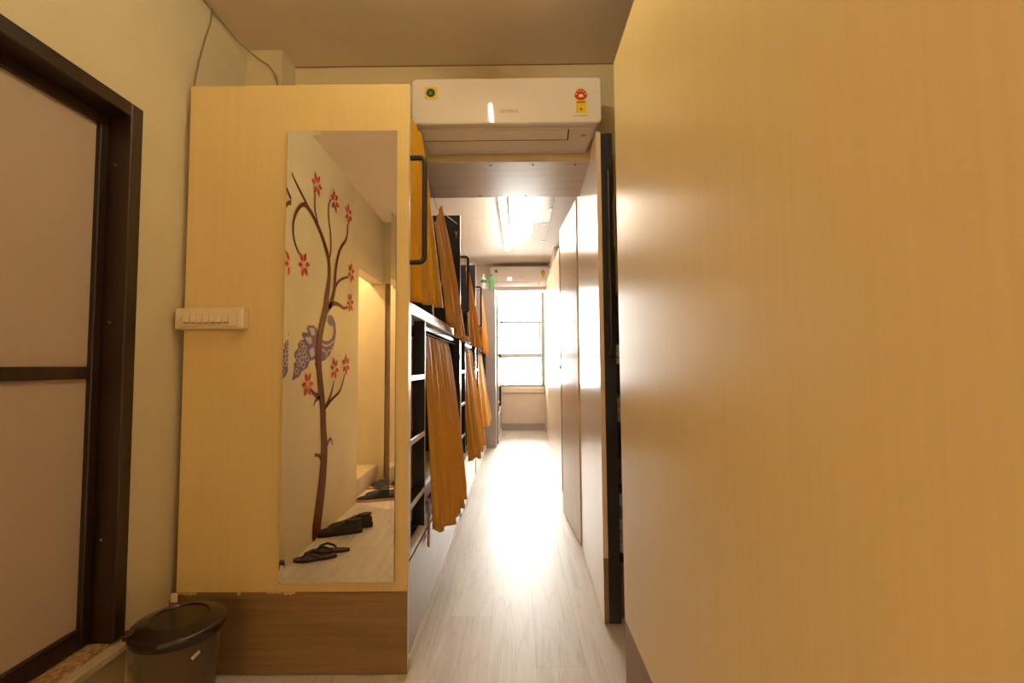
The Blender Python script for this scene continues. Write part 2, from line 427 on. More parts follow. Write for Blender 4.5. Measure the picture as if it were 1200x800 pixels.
# ------------------------------------------------------------------ bathroom door in the left wall
dr = bpy.data.objects.new('door_1', None); dr.location = (XL, 1.25, .28); link(dr); struct(dr)
for a, b in ((1.566, 1.616), (.90, .95)):
    box('door_frame', 'door_wood', dr, -1.50, XL + .012, a, b, .28, 2.145, bev=.003)
box('door_frame', 'door_wood', dr, -1.50, XL + .012, .95, 1.566, 2.095, 2.145, bev=.003)
for a, b in ((1.532, 1.565), (.951, .985)):
    box('door_stile', 'door_wood', dr, -1.475, -1.435, a, b, .283, 2.094, bev=.003)
for a, b in ((.283, .345), (1.166, 1.207), (2.055, 2.094)):
    box('door_rail', 'door_wood', dr, -1.475, -1.437, .985, 1.532, a, b, bev=.003)
for a, b in ((.345, 1.166), (1.207, 2.055)):
    box('door_panel', 'door_panel', dr, -1.460, -1.452, .985, 1.532, a, b)
for z in (1.92, 1.36, .62):
    B().lathe([(.004, -.0), (.004, .002)], (0, 0, 0), 8).xform(Matrix.Translation((-1.41, 1.5655, z)) @ Matrix.Rotation(PI/2, 4, 'X')).build('screw', 'silver', dr)
ds = struct(box('door_sill', 'stone', None, -1.50, -1.335, .86, 1.66, .237, .268, bev=.006))
box('speckled_strip', 'chips_stone', ds, -1.44, -1.371, .952, 1.564, .268, .279)
pp = B()
def lump(u, v):
    y = 1.63 + .16 * u; z = .02 + .24 * v
    return (XL + .002 + .022 * math.sin(PI * u) * (1 - v) * (1 + .4 * math.sin(9 * u + 5 * v)), y, z)
pp.grid(lump, 12, 8)
struct(pp.build('trim_3', 'plaster', smooth=True, solid=.003))

# ------------------------------------------------------------------ cables
t = tag(B().tube([(XL + .006, 1.975, 2.829), (XL + .006, 1.965, 2.75), (XL + .006, 1.935, 2.66), (XL + .006, 1.90, 2.53), (XL + .006, 1.878, 2.42), (XL + .006, 1.870, 2.3), (XL + .006, 1.870, 1.6)], .0035, 8).build('wall_cable', 'cable', smooth=True),
        'thin brown cable hanging straight down the cream wall behind the panel edge', 'cable')
cp = [(XL + .01, 1.25, 2.822), (XL + .01, 1.7, 2.822), (XL + .01, 2.06, 2.815), (XL + .02, 2.15, 2.80), (-1.30, 2.238, 2.775), (-1.25, 2.243, 2.745), (-1.212, 2.243, 2.69), (-1.198, 2.243, 2.62), (-1.196, 2.243, 2.40)]
tag(B().tube(cp, .0035, 8).build('ceiling_cable', 'cable', smooth=True), 'thin cable along the wall and ceiling corner drooping over the column', 'cable')

# ================================================================== bunk beds on the left
def grab_handle(p, x, xo, y, z0, z1, r=.011, label=None):
    path = fillet([(x, y, z1), (xo, y, z1), (xo, y, z0), (x, y, z0)], .022)
    return B().tube(path, r, 12).build('grab_handle', 'tube', p, smooth=True)
def bunk(y0, y1, xb, ztop, panel, label, group, kick=False, rails=True):
    t = thing('bunk_bed', ((-1.344 + xb) / 2, y0, 0), label, 'bed', group)
    if kick:
        box('end_panel', panel, t, -1.344, xb, y0, y0 + .025, .3166, ztop, bev=.0015)
        box('kick_panel', 'kick', t, -1.344, xb - .001, y0 + .001, y0 + .025, .004, .3163, bev=.001)
        for (a, b, d) in ((-1.335, -1.262, .016), (-1.102, -1.088, .018), (-.985, -.925, .006), (-.918, -.872, .014)):
            n = 7
            pts = [(a + (b - a) * k / n, y0 - .0006, .3168) for k in range(n + 1)] + [(b - (b - a) * k / n, y0 - .0006, .316 - d * (.35 + .65 * random.random())) for k in range(n + 1)]
            B().poly(pts, (0, .002, 0)).build('chipped_edge', 'chip', t)
        box('edge_band_glare', 'edge', t, xb, xb + .001, y0 + .001, y0 + .024, .004, ztop - .002)
    else:
        box('end_panel', panel, t, -1.344, xb, y0, y0 + .025, .004, ztop, bev=.0015)
        box('edge_band_glare', 'edge', t, xb, xb + .001, y0 + .001, y0 + .024, .004, ztop - .002)
    # ladder: two flat posts and steps
    yp = y0 + .345
    box('ladder_post', 'dark', t, xb - .056, xb, y0 + .027, y0 + .047, .455, 1.416, bev=.0015)
    box('ladder_post', 'dark', t, xb - .056, xb, yp - .011, yp + .011, .455, 1.416, bev=.0015)
    box('edge_band_glare', 'edge', t, xb, xb + .0012, y0 + .027, y0 + .047, .455, 1.416)  # pale strip paints the window's glare on the dark post edge
    box('edge_band_glare', 'edge', t, xb, xb + .0012, yp - .011, yp - .003, .455, 1.416)
    for z in (.611, .872, 1.138):
        r = box('ladder_step', 'dark', t, xb - .056, xb - .001, y0 + .047, yp - .011, z, z + .024, bev=.0015)
        box('edge_band_glare', 'edge', r, xb - .001, xb + .001, y0 + .048, yp - .012, z + .001, z + .023)  # step front painted pale for the window's glare
    box('side_beam', 'edge', t, xb - .03, xb, y0 + .025, y1 - .002, 1.416, 1.466, bev=.003)  # pale colour paints the window's glare along the beam
    for z in (1.385, .43):
        box('bed_board', 'dark', t, -1.335, xb - .031, y0 + .026, y1 - .004, z, z + .02)
    box('base_panel', 'grey_lam', t, xb - .022, xb - .004, y0 + .026, y1 - .03, .046, .385, bev=.001)
    box('base_trim', 'grey_lam', t, xb - .03, xb + .002, y0 + .026, y1 - .03, .387, .418, bev=.002)
    box('base_trim', 'dark', t, xb - .03, xb - .002, y0 + .026, y1 - .03, .418, .43)
    box('base_trim', 'edge', t, xb - .03, xb + .003, y0 + .026, y1 - .03, .43, .455, bev=.002)
    box('base_trim', 'edge', t, xb - .02, xb + .006, y0 + .026, y1 - .004, .002, .045, bev=.003)
    box('corner_post', 'dark', t, xb - .06, xb - .001, y1 - .028, y1 - .004, .046, 1.414, bev=.0015)
    if rails:
        a, b = y0 + .57, y0 + 1.12
        g = box('guard_rail', 'dark', t, xb - .03, xb - .006, a, b, 1.672, 1.700, bev=.003)
        box('edge_band_glare', 'edge', g, xb - .006, xb - .004, a + .003, b - .003, 1.675, 1.697)
        for y in (a, b - .03):
            q = box('rail_post', 'dark', t, xb - .04, xb - .006, y, y + .03, 1.466, 1.672, bev=.002)
            box('edge_band_glare', 'edge', q, xb - .006, xb - .004, y + .022, y + .03, 1.467, 1.671)
    B().tube([(xb - .022, y0 + .025, 2.33), (xb - .022, y0 + .79 * (y1 - y0) / 1.74, 2.125), (xb - .022, y1 - .001, 2.33)], .002, 6).build('curtain_wire', 'cable', t)
    B().tube([(xb - .035, y0 + .36, 1.368), (xb - .035, y1 - .03, 1.368)], .002, 6).build('curtain_wire', 'cable', t)
    grab_handle(t, xb, xb + .060, y0 + .024, 1.628, 2.068)
    return t
G = 'bunk beds along the left wall'
b1 = bunk(1.83, 3.57, -.431, 2.374, 'lam', 'bunk bed with a cream end panel and brown kick board, carrying the mirror', G, kick=True)
b2 = bunk(3.57, 4.96, -.431, 2.40, 'dark', 'second bunk bed, charcoal end panel right after the mirror bed', G)
b3 = bunk(4.96, 6.66, -.431, 2.31, 'dark', 'third bunk bed, between the charcoal one and the greige locker', G)
b4 = bunk(7.02, 8.44, -.262, 2.05, 'pinkgrey', 'last bunk bed by the window with a pale yellow curtain', G, rails=False)
# a small pale coat hook on the charcoal panel
hk = B(); hk.tube([(-.472, 3.566, 2.27), (-.462, 3.560, 2.243), (-.460, 3.566, 2.215)], .0035, 6).tube([(-.450, 3.566, 2.27), (-.459, 3.560, 2.243)], .0035, 6)
hk.build('coat_hook', 'silver', b2)
tk = thing('tall_locker', (-.82, 6.85, 0), 'greige tall locker with bottles on top, jutting into the passage before the window', 'locker')
box('body', 'pinkgrey', tk, -1.344, -.288, 6.68, 7.0, .004, 2.315, bev=.003)
box('top_board', 'pinkgrey', tk, -1.345, -.286, 6.676, 7.005, 2.316, 2.334, bev=.002)

# ------------------------------------------------------------------ curtains
def curtain(name, label, group, m, top, bot, nf, amp0, amp1, hem=.02, pw=.6, seed=0, tilt=0.0):
    """cloth hung between polylines top -> bottom, with vertical folds that open out downwards"""
    rnd = random.Random(seed)
    ph = [rnd.random() * 6.28 for _ in range(5)]
    top = [Vector(p) for p in top]; bot = [Vector(p) for p in bot]
    def along(P, u):
        s = u * (len(P) - 1); i = min(int(s), len(P) - 2); return P[i].lerp(P[i+1], s - i)
    tdir = (bot[-1] - bot[0]); tdir.z = 0; tdir.normalize(); nrm = Vector((tdir.y, -tdir.x, 0))
    if nrm.x < 0: nrm = -nrm
    def f(u, v):
        a = along(top, u); b = along(bot, u)
        w = v ** pw
        p = a.lerp(b, v); q = a.lerp(b, w)
        p = Vector((q.x, q.y, p.z))
        am = amp0 + (amp1 - amp0) * v
        uu = u + .035 * math.sin(5 * u + ph[3]) + .02 * v * math.sin(11 * u + ph[4])
        wob = math.sin(2 * PI * nf * uu + ph[0]) + .45 * math.sin(2 * PI * nf * 1.7 * uu + ph[1] + v * 1.2)
        p += nrm * am * wob * .7
        p += tdir * am * .45 * math.cos(2 * PI * nf * uu + ph[0] + .6)
        p.z += hem * v * (.6 * math.sin(2 * PI * nf * .5 * u + ph[2]) + .4 * math.sin(2 * PI * nf * u + ph[1]))
        return p
    o = B().grid(f, nf * 12, 26).build(name, m, smooth=True, solid=.0022, loc=(top[0] + top[-1]) / 2)
    return tag(o, label, 'curtain', group)
GC = 'bunk curtains'
X = -.431
curtain('bed_curtain', 'bright yellow curtain bunched behind the dark grab handle of the mirror bed', GC, 'curt_y',
        [(X - .055, 1.90, 2.30), (X - .01, 1.93, 2.28), (X + .010, 2.03, 2.255)], [(X - .05, 1.90, 1.492), (-.395, 2.08, 1.478), (-.375, 2.33, 1.50)], 3, .006, .016, hem=.006, pw=.9, seed=3)
curtain('bed_curtain', 'ochre curtain gathered to a point in front of the charcoal panel', GC, 'curt_o',
        [(X + .004, 2.42, 1.97), (X + .006, 2.59, 2.13), (X + .006, 2.84, 2.04)], [(X + .034, 2.70, 1.475), (-.392, 3.2, 1.40), (-.385, 3.49, 1.385)], 5, .006, .024, hem=.02, pw=.85, seed=5)
curtain('bed_curtain', 'long ochre curtain of the lower bunk, hem flaring near the mirror bed ladder', GC, 'curt_o',
        [(X - .016, 2.21, 1.352), (X - .016, 2.6, 1.352), (X - .016, 3.0, 1.352)], [(-.402, 2.232, .40), (-.350, 2.42, .37), (-.325, 2.70, .37), (-.330, 2.99, .40)], 8, .005, .026, hem=.03, pw=.8, seed=8)
curtain('bed_curtain', 'narrow ochre curtain hanging behind the steps of the nearest ladder', GC, 'curt_o',
        [(-.56, 2.26, 1.352), (-.515, 2.40, 1.352)], [(-.565, 2.25, .58), (-.505, 2.42, .575)], 3, .010, .016, seed=9)
curtain('bed_curtain', 'ochre upper curtain of the second bunk bed', GC, 'curt_o',
        [(X + .004, 3.98, 2.06), (X + .006, 4.06, 2.12), (X + .006, 4.15, 2.08)], [(X + .036, 4.0, 1.40), (-.38, 4.4, 1.38), (-.365, 4.86, 1.40)], 6, .006, .026, hem=.02, pw=.85, seed=11)
curtain('bed_curtain', 'ochre lower curtain of the second bunk bed', GC, 'curt_o',
        [(X - .028, 3.94, 1.352), (X - .026, 4.3, 1.352), (X - .026, 4.74, 1.352)], [(-.40, 3.95, .40), (-.35, 4.2, .36), (-.325, 4.70, .38)], 7, .007, .028, hem=.03, pw=1.05, seed=12)
curtain('bed_curtain', 'ochre upper curtain beside the locker, on the third bunk bed', GC, 'curt_o',
        [(X + .004, 5.58, 2.08), (X + .006, 5.75, 2.12), (X + .006, 6.0, 2.10)], [(X + .036, 5.58, 1.40), (-.39, 5.9, 1.36), (-.375, 6.3, 1.34)], 6, .006, .026, hem=.02, pw=.85, seed=13)
curtain('bed_curtain', 'ochre lower curtain beside the locker, on the third bunk bed', GC, 'curt_o',
        [(X - .028, 5.36, 1.352), (X - .026, 5.8, 1.352), (X - .026, 6.2, 1.352)], [(-.42, 5.40, .48), (-.37, 5.7, .44), (-.325, 6.25, .46)], 6, .007, .028, hem=.03, pw=1.05, seed=14)
curtain('bed_curtain', 'orange curtain hanging inside the last bunk bed by the window', GC, 'curt_o',
        [(-.29, 7.45, 2.02), (-.29, 7.80, 2.02)], [(-.285, 7.45, 1.50), (-.28, 7.80, 1.50)], 4, .006, .014, seed=15)
curtain('bed_curtain', 'pale yellow curtain end at the last bunk bed by the window', GC, 'curt_p',
        [(-.29, 7.50, 1.352), (-.29, 8.1, 1.352)], [(-.262, 7.50, .86), (-.235, 8.1, .84)], 4, .006, .016, seed=16)

def mattress(y0, y1, z, label, m='matt', xb=-.431):
    o = box('mattress', m, None, -1.325, xb - .064, y0 + .052, y1 - .04, z + .001, z + .10, bev=.03, seg=3, smooth=True)
    return tag(o, label, 'mattress', 'mattresses in the bunk beds')
mattress(1.83, 3.57, 1.405, 'tan upper mattress of the mirror bed showing under the yellow curtain')
mattress(1.83, 3.57, .450, 'tan lower mattress of the mirror bed behind the ladder steps')
mattress(3.57, 4.96, 1.405, 'tan upper mattress of the second bunk bed')
mattress(4.96, 6.66, 1.405, 'tan upper mattress of the third bunk bed')
# a corner of pink bedding slipping out under the long curtain
def drape(u, v):
    x = -.485 + .068 * min(1, v / .35); z = .562 if v < .35 else .562 - .215 * (v - .35) / .65
    return (x + .003 * math.sin(14 * u) - .0025, 2.192 + .030 * u, z + .012 * math.sin(9 * u) * max(0, v - .4))
pk = B().grid(drape, 10, 14)
tag(pk.build('blanket_corner', 'pink', smooth=True, solid=.006), 'pinkish bedding corner poking out beneath the long lower curtain', 'blanket')

# ================================================================== mirror on the near end panel
mr = thing('mirror', (-.704, 1.83, .361), 'tall frameless mirror fixed on the cream wood panel', 'mirror')
w, h, bv, up = .448, 1.809, .020, .00066
RM = Matrix.Translation((-.704, 1.815, 1.2655)) @ Matrix.Rotation(.014, 4, 'Z') @ Matrix.Rotation(-.004, 4, 'X')
def rect(a, b, y): return [(-a, y, -b), (a, y, -b), (a, y, b), (-a, y, b)]
q = B()
i4 = [q.bm.verts.new(p) for p in rect(w / 2 - bv, h / 2 - bv, 0)]
q.bm.faces.new(i4)
q.xform(RM).build('mirror_face', 'mirror', mr)
ang = up / bv
for k, (dx, dz) in enumerate(((-1, 0), (1, 0), (0, -1), (0, 1))):
    R0, R1 = rect(w / 2 - bv, h / 2 - bv, 0), rect(w / 2, h / 2, -up)
    ij = ((3, 0), (1, 2), (0, 1), (2, 3))[k]
    q = B(); vs = [q.bm.verts.new(p) for p in (R0[ij[0]], R0[ij[1]], R1[ij[1]], R1[ij[0]])]
    q.bm.faces.new(vs); q.xform(RM).build('bevelled_edge', 'mirror', mr)
q = B(); q.box(-w / 2, w / 2, .0012, .0075, -h / 2, h / 2); q.xform(RM).build('backing', 'mirror_edge', mr)

# ------------------------------------------------------------------ switch board
sb = thing('switch_board', (-1.214, 1.83, 1.353), 'cream plastic switch board with a row of rockers on the near panel edge', 'switch')
box('base_box', 'switch', sb, -1.350, -1.078, 1.786, 1.8295, 1.353, 1.438, bev=.006, seg=2)
box('face_plate', 'switch', sb, -1.338, -1.098, 1.780, 1.786, 1.364, 1.428, bev=.002)
for k in range(7):
    x = -1.298 + k * .0262
    r = B().box(-.0105, .0105, -.004, .004, -.019, .019, .0015)
    r.xform(Matrix.Translation((x, 1.779, 1.398)) @ Matrix.Rotation(-.11, 4, 'X')).build('rocker', 'switch', sb)
    box('rocker_gap', 'print_grey', sb, x - .0105, x + .0105, 1.7785, 1.7800, 1.374, 1.3785)
B().lathe([(.011, 0), (.011, .003), (.008, .0055)], (0, 0, 0), 16).xform(Matrix.Translation((-1.325, 1.780, 1.398)) @ Matrix.Rotation(PI/2, 4, 'X')).build('indicator', 'switch', sb)

# ------------------------------------------------------------------ litter bin
bn = thing('waste_bin', (-1.158, 1.595, 0), 'grey-brown plastic waste bin with black lid by the door', 'bin')
bc = (-1.158, 1.595, 0)
B().lathe([(.098, .002), (.104, .004), (.124, .312), (.126, .318), (.121, .318), (.100, .012), (.0, .010)], bc, 48).build('body', 'bin', bn, smooth=True)
LM = Matrix.Translation((-1.158, 1.595, .318)) @ Matrix.Scale(.975, 4) @ Matrix.Rotation(.03, 4, 'Y')
lid = B(); lid.lathe([(.130, -.012), (.140, -.012), (.143, -.004), (.143, .012), (.138, .020), (.130, .023), (.106, .030), (.090, .036), (.086, .0315), (.068, .033), (.0, .035)], (0, 0, 0), 56)
lid.xform(LM).build('lid', 'bin_lid', bn, smooth=True)
tb = B(); tb.box(-.02, .02, -.152, -.118, .004, .026, .005, 2); tb.xform(LM @ Matrix.Rotation(-.9, 4, 'Z')).build('lid_clip', 'bin_lid', bn)
lb = B(); lb.box(-.014, .014, -.0015, .0015, -.006, .006, .001); ba = -.55; lb.xform(Matrix.Translation((-1.158 + .1225 * math.cos(ba), 1.595 + .1225 * math.sin(ba), .262)) @ Matrix.Rotation(ba + PI / 2, 4, 'Z') @ Matrix.Rotation(-.5, 4, 'Y'))
lb.build('badge', 'silver', bn)
rd = thing('red_scrap', (-1.352, 1.80, 0), 'narrow red scrap with a cream tip wedged behind the bin', 'red_scrap')  # upright piece standing in for a red cloth scrap with a pale tag
box('handle', 'red_cloth', rd, -1.345, -1.316, 1.792, 1.806, .002, .305, bev=.003)
box('tip', 'edge', rd, -1.333, -1.307, 1.786, 1.791, .30, .335, bev=.002)

# ================================================================== air conditioners
def air_conditioner(xc, yw, zt, label, text):
    w = .938
    t = thing('air_conditioner', (xc, yw, zt - .300), label, 'air conditioner', 'wall air conditioners')
    prof = [(0, 0), (.15, 0), (.18, -.004), (.192, -.022), (.197, -.2), (.192, -.236), (.075, -.296), (.055, -.300), (0, -.288)]
    def sec(X, inset):
        r = []
        for d, z in prof:
            sg = 1 if X > 0 else -1
            xx = X
            if z < -.236: xx -= sg * .050 * (-.236 - z) / .064
            dd = d if d == 0 else max(.0, d - inset); zz = z - inset if z > -.18 else z + inset
            r.append((xc + xx, yw - dd, zt + zz))
        return r
    Xs = [(-w/2 + .001, .016), (-w/2 + .005, .006), (-w/2 + .014, .001), (-w/2 + .03, 0)]
    secs = [sec(a, b) for a, b in Xs] + [sec(-a, b) for a, b in Xs[::-1]]
    B().loft(secs).build('body', 'ac2', t, smooth=True)
    # front panel: rounded slab
    def rr(a, z0, z1, r, d, n=6):
        out = []
        for cx, cz, s in ((a - r, z1 - r, 0), (-a + r, z1 - r, 1), (-a + r, z0 + r, 2), (a - r, z0 + r, 3)):
            for k in range(n + 1):
                an = (s + k / n) * PI / 2
                out.append((xc + cx + r * math.cos(an), yw - d, zt + cz + r * math.sin(an)))
        return out
    fp = B(); fp.loft([rr(w/2, -.236, -.002, .024, .193), rr(w/2, -.236, -.002, .024, .205), rr(w/2 - .002, -.234, -.004, .023, .211), rr(w/2 - .007, -.229, -.009, .02, .2145)])
    fp.build('front_panel', 'ac', t, smooth=False)
    # louvre in the slanted chin
    P1, P2 = Vector((0, -.193, -.2365)), Vector((0, -.075, -.297))
    e = (P2 - P1).normalized(); nn = Vector((0, e.z, -e.y));
    if nn.y > 0: nn = -nn
    def slab(name, m, x0, x1, s0, s1, h):
        L = (P2 - P1).length
        c = [P1 + e * (L * s0), P1 + e * (L * s1)]
        q = B(); V = []
        for x in (x0, x1):
            for p in c:
                for hh in (-.002, h):
                    V.append(q.bm.verts.new(Vector((xc + x, yw, zt)) + p + nn * hh))
        for f in ((0, 1, 3, 2), (4, 6, 7, 5), (0, 4, 5, 1), (2, 3, 7, 6), (0, 2, 6, 4), (1, 5, 7, 3)):
            q.bm.faces.new([V[i] for i in f])
        return q.build(name, m, t)
    slab('outlet_slot', 'ac_dark', -.425, .312, .17, .62, .0006)
    slab('louvre', 'ac2', -.423, .305, .17, .575, .004)
    slab('trim_line', 'print_grey', -.44, .43, .055, .062, .0006)
    slab('display_window', 'print_grey', .375, .40, .40, .47, .0012)
    # printed stickers and lettering on the panel
    yf = yw - .2145
    box('yellow_sticker', 'yellow', t, xc - .402, xc - .341, yf - .0008, yf, zt - .108, zt - .048)
    B().lathe([(.0215, 0), (.0215, .0006)], (0, 0, 0), 24).xform(Matrix.Translation((xc - .373, yf - .0008, zt - .077)) @ Matrix.Rotation(PI/2, 4, 'X')).build('sticker_disc', 'print_dark', t)
    B().lathe([(.0095, 0), (.0095, .0006)], (0, 0, 0), 16).xform(Matrix.Translation((xc - .374, yf - .0014, zt - .077)) @ Matrix.Rotation(PI/2, 4, 'X')).build('sticker_leaf', 'print_green', t)
    cx, cz = xc + .366, zt - .108
    box('star_label', 'yellow', t, cx - .026, cx + .026, yf - .0008, yf, cz - .080, cz - .010)
    fan = [(cx + .031 * math.cos(a), yf - .001, cz + .002 + .042 * math.sin(a)) for a in [PI * k / 18 for k in range(19)]]
    B().poly(fan + [(cx - .012, yf - .001, cz - .014), (cx + .012, yf - .001, cz - .014)], (0, .0006, 0)).build('star_fan', 'print_red', t)
    for k in range(5):
        a = PI * (.14 + .18 * k)
        B().lathe([(.0042, 0), (.0042, .0005)], (0, 0, 0), 8).xform(Matrix.Translation((cx + .023 * math.cos(a), yf - .0012, cz + .004 + .031 * math.sin(a))) @ Matrix.Rotation(PI/2, 4, 'X')).build('star_mark', 'yellow', t)
    hub = [(cx + .012 * math.cos(a), yf - .0014, cz + .001 + .016 * math.sin(a)) for a in [PI * k / 10 for k in range(11)]]
    B().poly(hub, (0, .0006, 0)).build('fan_hub', 'print_white', t)
    box('label_line', 'print_dark', t, cx - .020, cx + .020, yf - .0014, yf - .0008, cz - .027, cz - .022)
    box('label_figure', 'print_dark', t, cx - .004, cx + .004, yf - .0014, yf - .0008, cz - .066, cz - .054)
    box('model_line', 'print_grey', t, cx - .038, cx + .034, yf - .0006, yf, cz - .094, cz - .091)
    cu = bpy.data.curves.new('brand_lettering', 'FONT'); cu.body = text; cu.size = .023; cu.align_x = 'LEFT'; cu.extrude = .0002
    tmp = bpy.data.objects.new('lettering_source', cu); COL.objects.link(tmp)
    bpy.context.view_layer.update()
    me = bpy.data.meshes.new_from_object(tmp.evaluated_get(bpy.context.evaluated_depsgraph_get()))
    bpy.data.objects.remove(tmp); me.materials.clear(); me.materials.append(M['print_grey'])
    lo = bpy.data.objects.new('brand_lettering', me); link(lo, t)
    lo.location = (-.036, -.2150, .300 - .180); lo.rotation_euler = (PI/2, 0, 0)
    return t
air_conditioner(-.032, 2.385, 2.620, 'white split air conditioner with sticker labels above the passage entrance', 'GENERAL')
air_conditioner(.085, 7.318, 2.760, 'white air conditioner far down the passage above the bright window', 'GENERAL')

# ------------------------------------------------------------------ tube lamps
def tube_lamp(x, y0, y1, z, m, label, dx=0.0, broad=False):
    t = thing('tube_lamp', (x, (y0 + y1) / 2, z), label, 'lamp')
    bw = .040 if broad else .018  # broad batten is made wide and deep to shield the ceiling from its glow
    B().box(x - bw, x + bw, y0, y1, z - (.042 if broad else .022), z, .003).build('batten', 'batten', t)
    if broad: B().box(x - .028, x + .028, y0 + .02, y1 - .02, z - .058, z - .0425, .006, 2).build('diffuser', m, t)
    else: B().tube([(x, y0 + .02, z - .036), (x, y1 - .02, z - .036)], .0125, 16).build('glow_tube', m, t, smooth=True)
    for y in (y0, y1 - .03):
        box('end_cap', 'batten', t, x - .016, x + .016, y, y + .03, z - (.060 if broad else .052), z - (.0425 if broad else .022), bev=.003)
    if dx: t.rotation_euler.z = dx
    return t
tube_lamp(-.10, 4.12, 6.14, ZC - .006, 'lamp_far', 'long lit tube lamp on the passage ceiling', dx=-.012, broad=True)
tube_lamp(-.14, .50, 1.71, ZC - .001, 'lamp_near', 'warm tube lamp on the ceiling of the front room')
wt = thing('wall_lamp', (-.42, YB, 1.86), 'warm tube lamp on the back wall behind the viewer', 'lamp')
box('backplate', 'batten', wt, -.95, .11, YB + .001, YB + .03, 1.84, 1.88, bev=.003)
B().tube([(-.93, YB + .055, 1.86), (.09, YB + .055, 1.86)], .016, 16).build('glow_tube', 'lamp_rear', wt, smooth=True)
for x in (-.95, .08): box('end_cap', 'batten', wt, x, x + .03, YB + .03, YB + .075, 1.842, 1.878, bev=.003)
sl = thing('ceiling_lamp', (-2.0, -.95, ZC), 'round warm lamp in the side room seen only as its glow', 'lamp')
B().lathe([(.0, -.05), (.08, -.05), (.09, -.04), (.09, -.012)], (-2.0, -.95, ZC), 28).build('diffuser', 'lamp_recess', sl, smooth=True)
B().lathe([(.10, -.012), (.10, 0)], (-2.0, -.95, ZC), 28).build('base', 'batten', sl)
# access hatch in the passage ceiling
ht = thing('ceiling_hatch', (.177, 4.75, ZC), 'glossy access hatch panel beside the tube lamp in the passage ceiling', 'hatch')
box('hatch_panel', 'hatch', ht, -.046, .399, 3.404, 6.096, ZC - .008, ZC - .001, bev=.001)
box('hatch_edge', 'print_grey', ht, -.0485, -.0465, 3.404, 6.096, ZC - .0085, ZC - .001)
for (x0, x1, y0, y1) in ((.215, .396, 5.10, 5.60), (.150, .396, 5.603, 5.84), (-.036, .396, 5.843, 6.09)):
    box('worn_patch', 'ceil_panel', ht, x0, x1, y0, y1, ZC - .0088, ZC - .0079)
for (x, y) in ((.385, 5.88), (.385, 4.66), (.345, 5.16)):
    box('latch', 'print_grey', ht, x - .022, x + .022, y - .03, y + .03, ZC - .013, ZC - .008, bev=.002)

# ------------------------------------------------------------------ bottles on the locker
def bottle(x, y, z, m, capm, lm, label):
    t = thing('bottle', (x, y, z), label, 'bottle', 'bottles on the locker')
    B().lathe([(.036, 0), (.040, .006), (.040, .06), (.037, .075), (.040, .09), (.040, .145), (.032, .172), (.016, .195), (.014, .21)], (x, y, z), 24).build('body', m, t, smooth=True)
    B().lathe([(.0165, .205), (.0165, .228), (.0, .229)], (x, y, z), 16).build('cap', capm, t)
    B().lathe([(.0412, .095), (.0412, .140)], (x, y, z), 24).build('wrap', lm, t, smooth=True)
bottle(-.462, 6.74, 2.3345, 'pet', 'pet', 'cap_g', 'pale clear bottle with a white cap on top of the locker')
bottle(-.345, 6.74, 2.3345, 'pet_g', 'cap_g', 'pet_g', 'green bottle with a dark green cap on top of the locker')

# ================================================================== right-hand row
rp = thing('bunk_bed', (1.0, 1.67, 0), 'bunk bed whose huge cream wood side panel stands nearest the viewer', 'bed', 'beds across the passage')
RX = .3836
box('side_panel', 'lam', rp, RX, RX + .025, -.40, 1.6736, .2925, 2.3446, bev=.0012)
box('kick_panel', 'kick', rp, RX + .001, RX + .024, -.40, 1.6726, .004, .2921, bev=.001)
box('end_board', 'lam', rp, RX + .025, 1.30, -.40, -.375, .004, 2.3446)
for y in (1.62, -.37):
    box('corner_post', 'dark', rp, RX + .026, RX + .09, y, y + .022, .004, 2.33, bev=.0015)
    box('corner_post', 'dark', rp, 1.82, 1.885, y, y + .022, .004, 2.33, bev=.0015)
for z in (.43, 1.385):
    box('bed_board', 'dark', rp, RX + .03, 1.885, -.345, 1.615, z, z + .03)
# second unit: charcoal post towards the camera, two laminate panels along the passage
rb = thing('bunk_bed', (1.1, 2.6, 0), 'bunk bed with a charcoal post and two glossy cream panels along the passage', 'bed', 'beds across the passage')
c1 = B(); c1.box(0, .0225, 0, .878, .004, 2.338, .0012)
c1.xform(Matrix.Translation((.403, 2.167, 0)) @ Matrix.Rotation(-.031, 4, 'Z')).build('side_panel', 'lam_gloss', rb)
box('kick_band', 'kick', rb, .4032, .4253, 2.1655, 2.1669, .004, .30)
box('end_post', 'dark', rb, .4262, .482, 2.168, 2.192, .004, 2.330, bev=.0015)
c2 = B(); c2.box(-.012, .011, 0, .715, .006, 2.338, .0012)
c2.xform(Matrix.Translation((.436, 3.076, 0)) @ Matrix.Rotation(.056, 4, 'Z')).build('side_panel', 'lam_gloss', rb)
box('dark_seam_backing', 'dark', rb, .456, .50, 3.03, 3.12, .004, 2.30)  # dark filler added so the gap between the panels shows dark
box('corner_post', 'dark', rb, .4257, .48, 3.82, 3.842, .004, 2.30, bev=.0015)
for y in (2.19, 3.80):
    box('corner_post', 'dark', rb, 1.82, 1.885, y, y + .022, .004, 2.33, bev=.0015)
for z in (.30, .62, .92, 1.2, 1.5):
    box('shelf', 'dark', rb, .4835, .80, 2.193, 2.55, z - .03, z, bev=.001)
box('shelf_back', 'dark', rb, .801, .82, 2.193, 2.55, .004, 2.2)
box('kick_panel', 'kick', rb, .4935, .80, 2.22, 2.24, .004, .265)
for z in (.42, 1.385):
    box('bed_board', 'dark', rb, .83, 1.885, 2.22, 3.79, z, z + .03)
gp = fillet([(.456, 2.168, 2.14), (.456, 2.143, 2.14), (.456, 2.143, 1.25), (.456, 2.168, 1.25)], .015)
B().tube(gp, .010, 12).build('grab_handle', 'tube', rb, smooth=True)
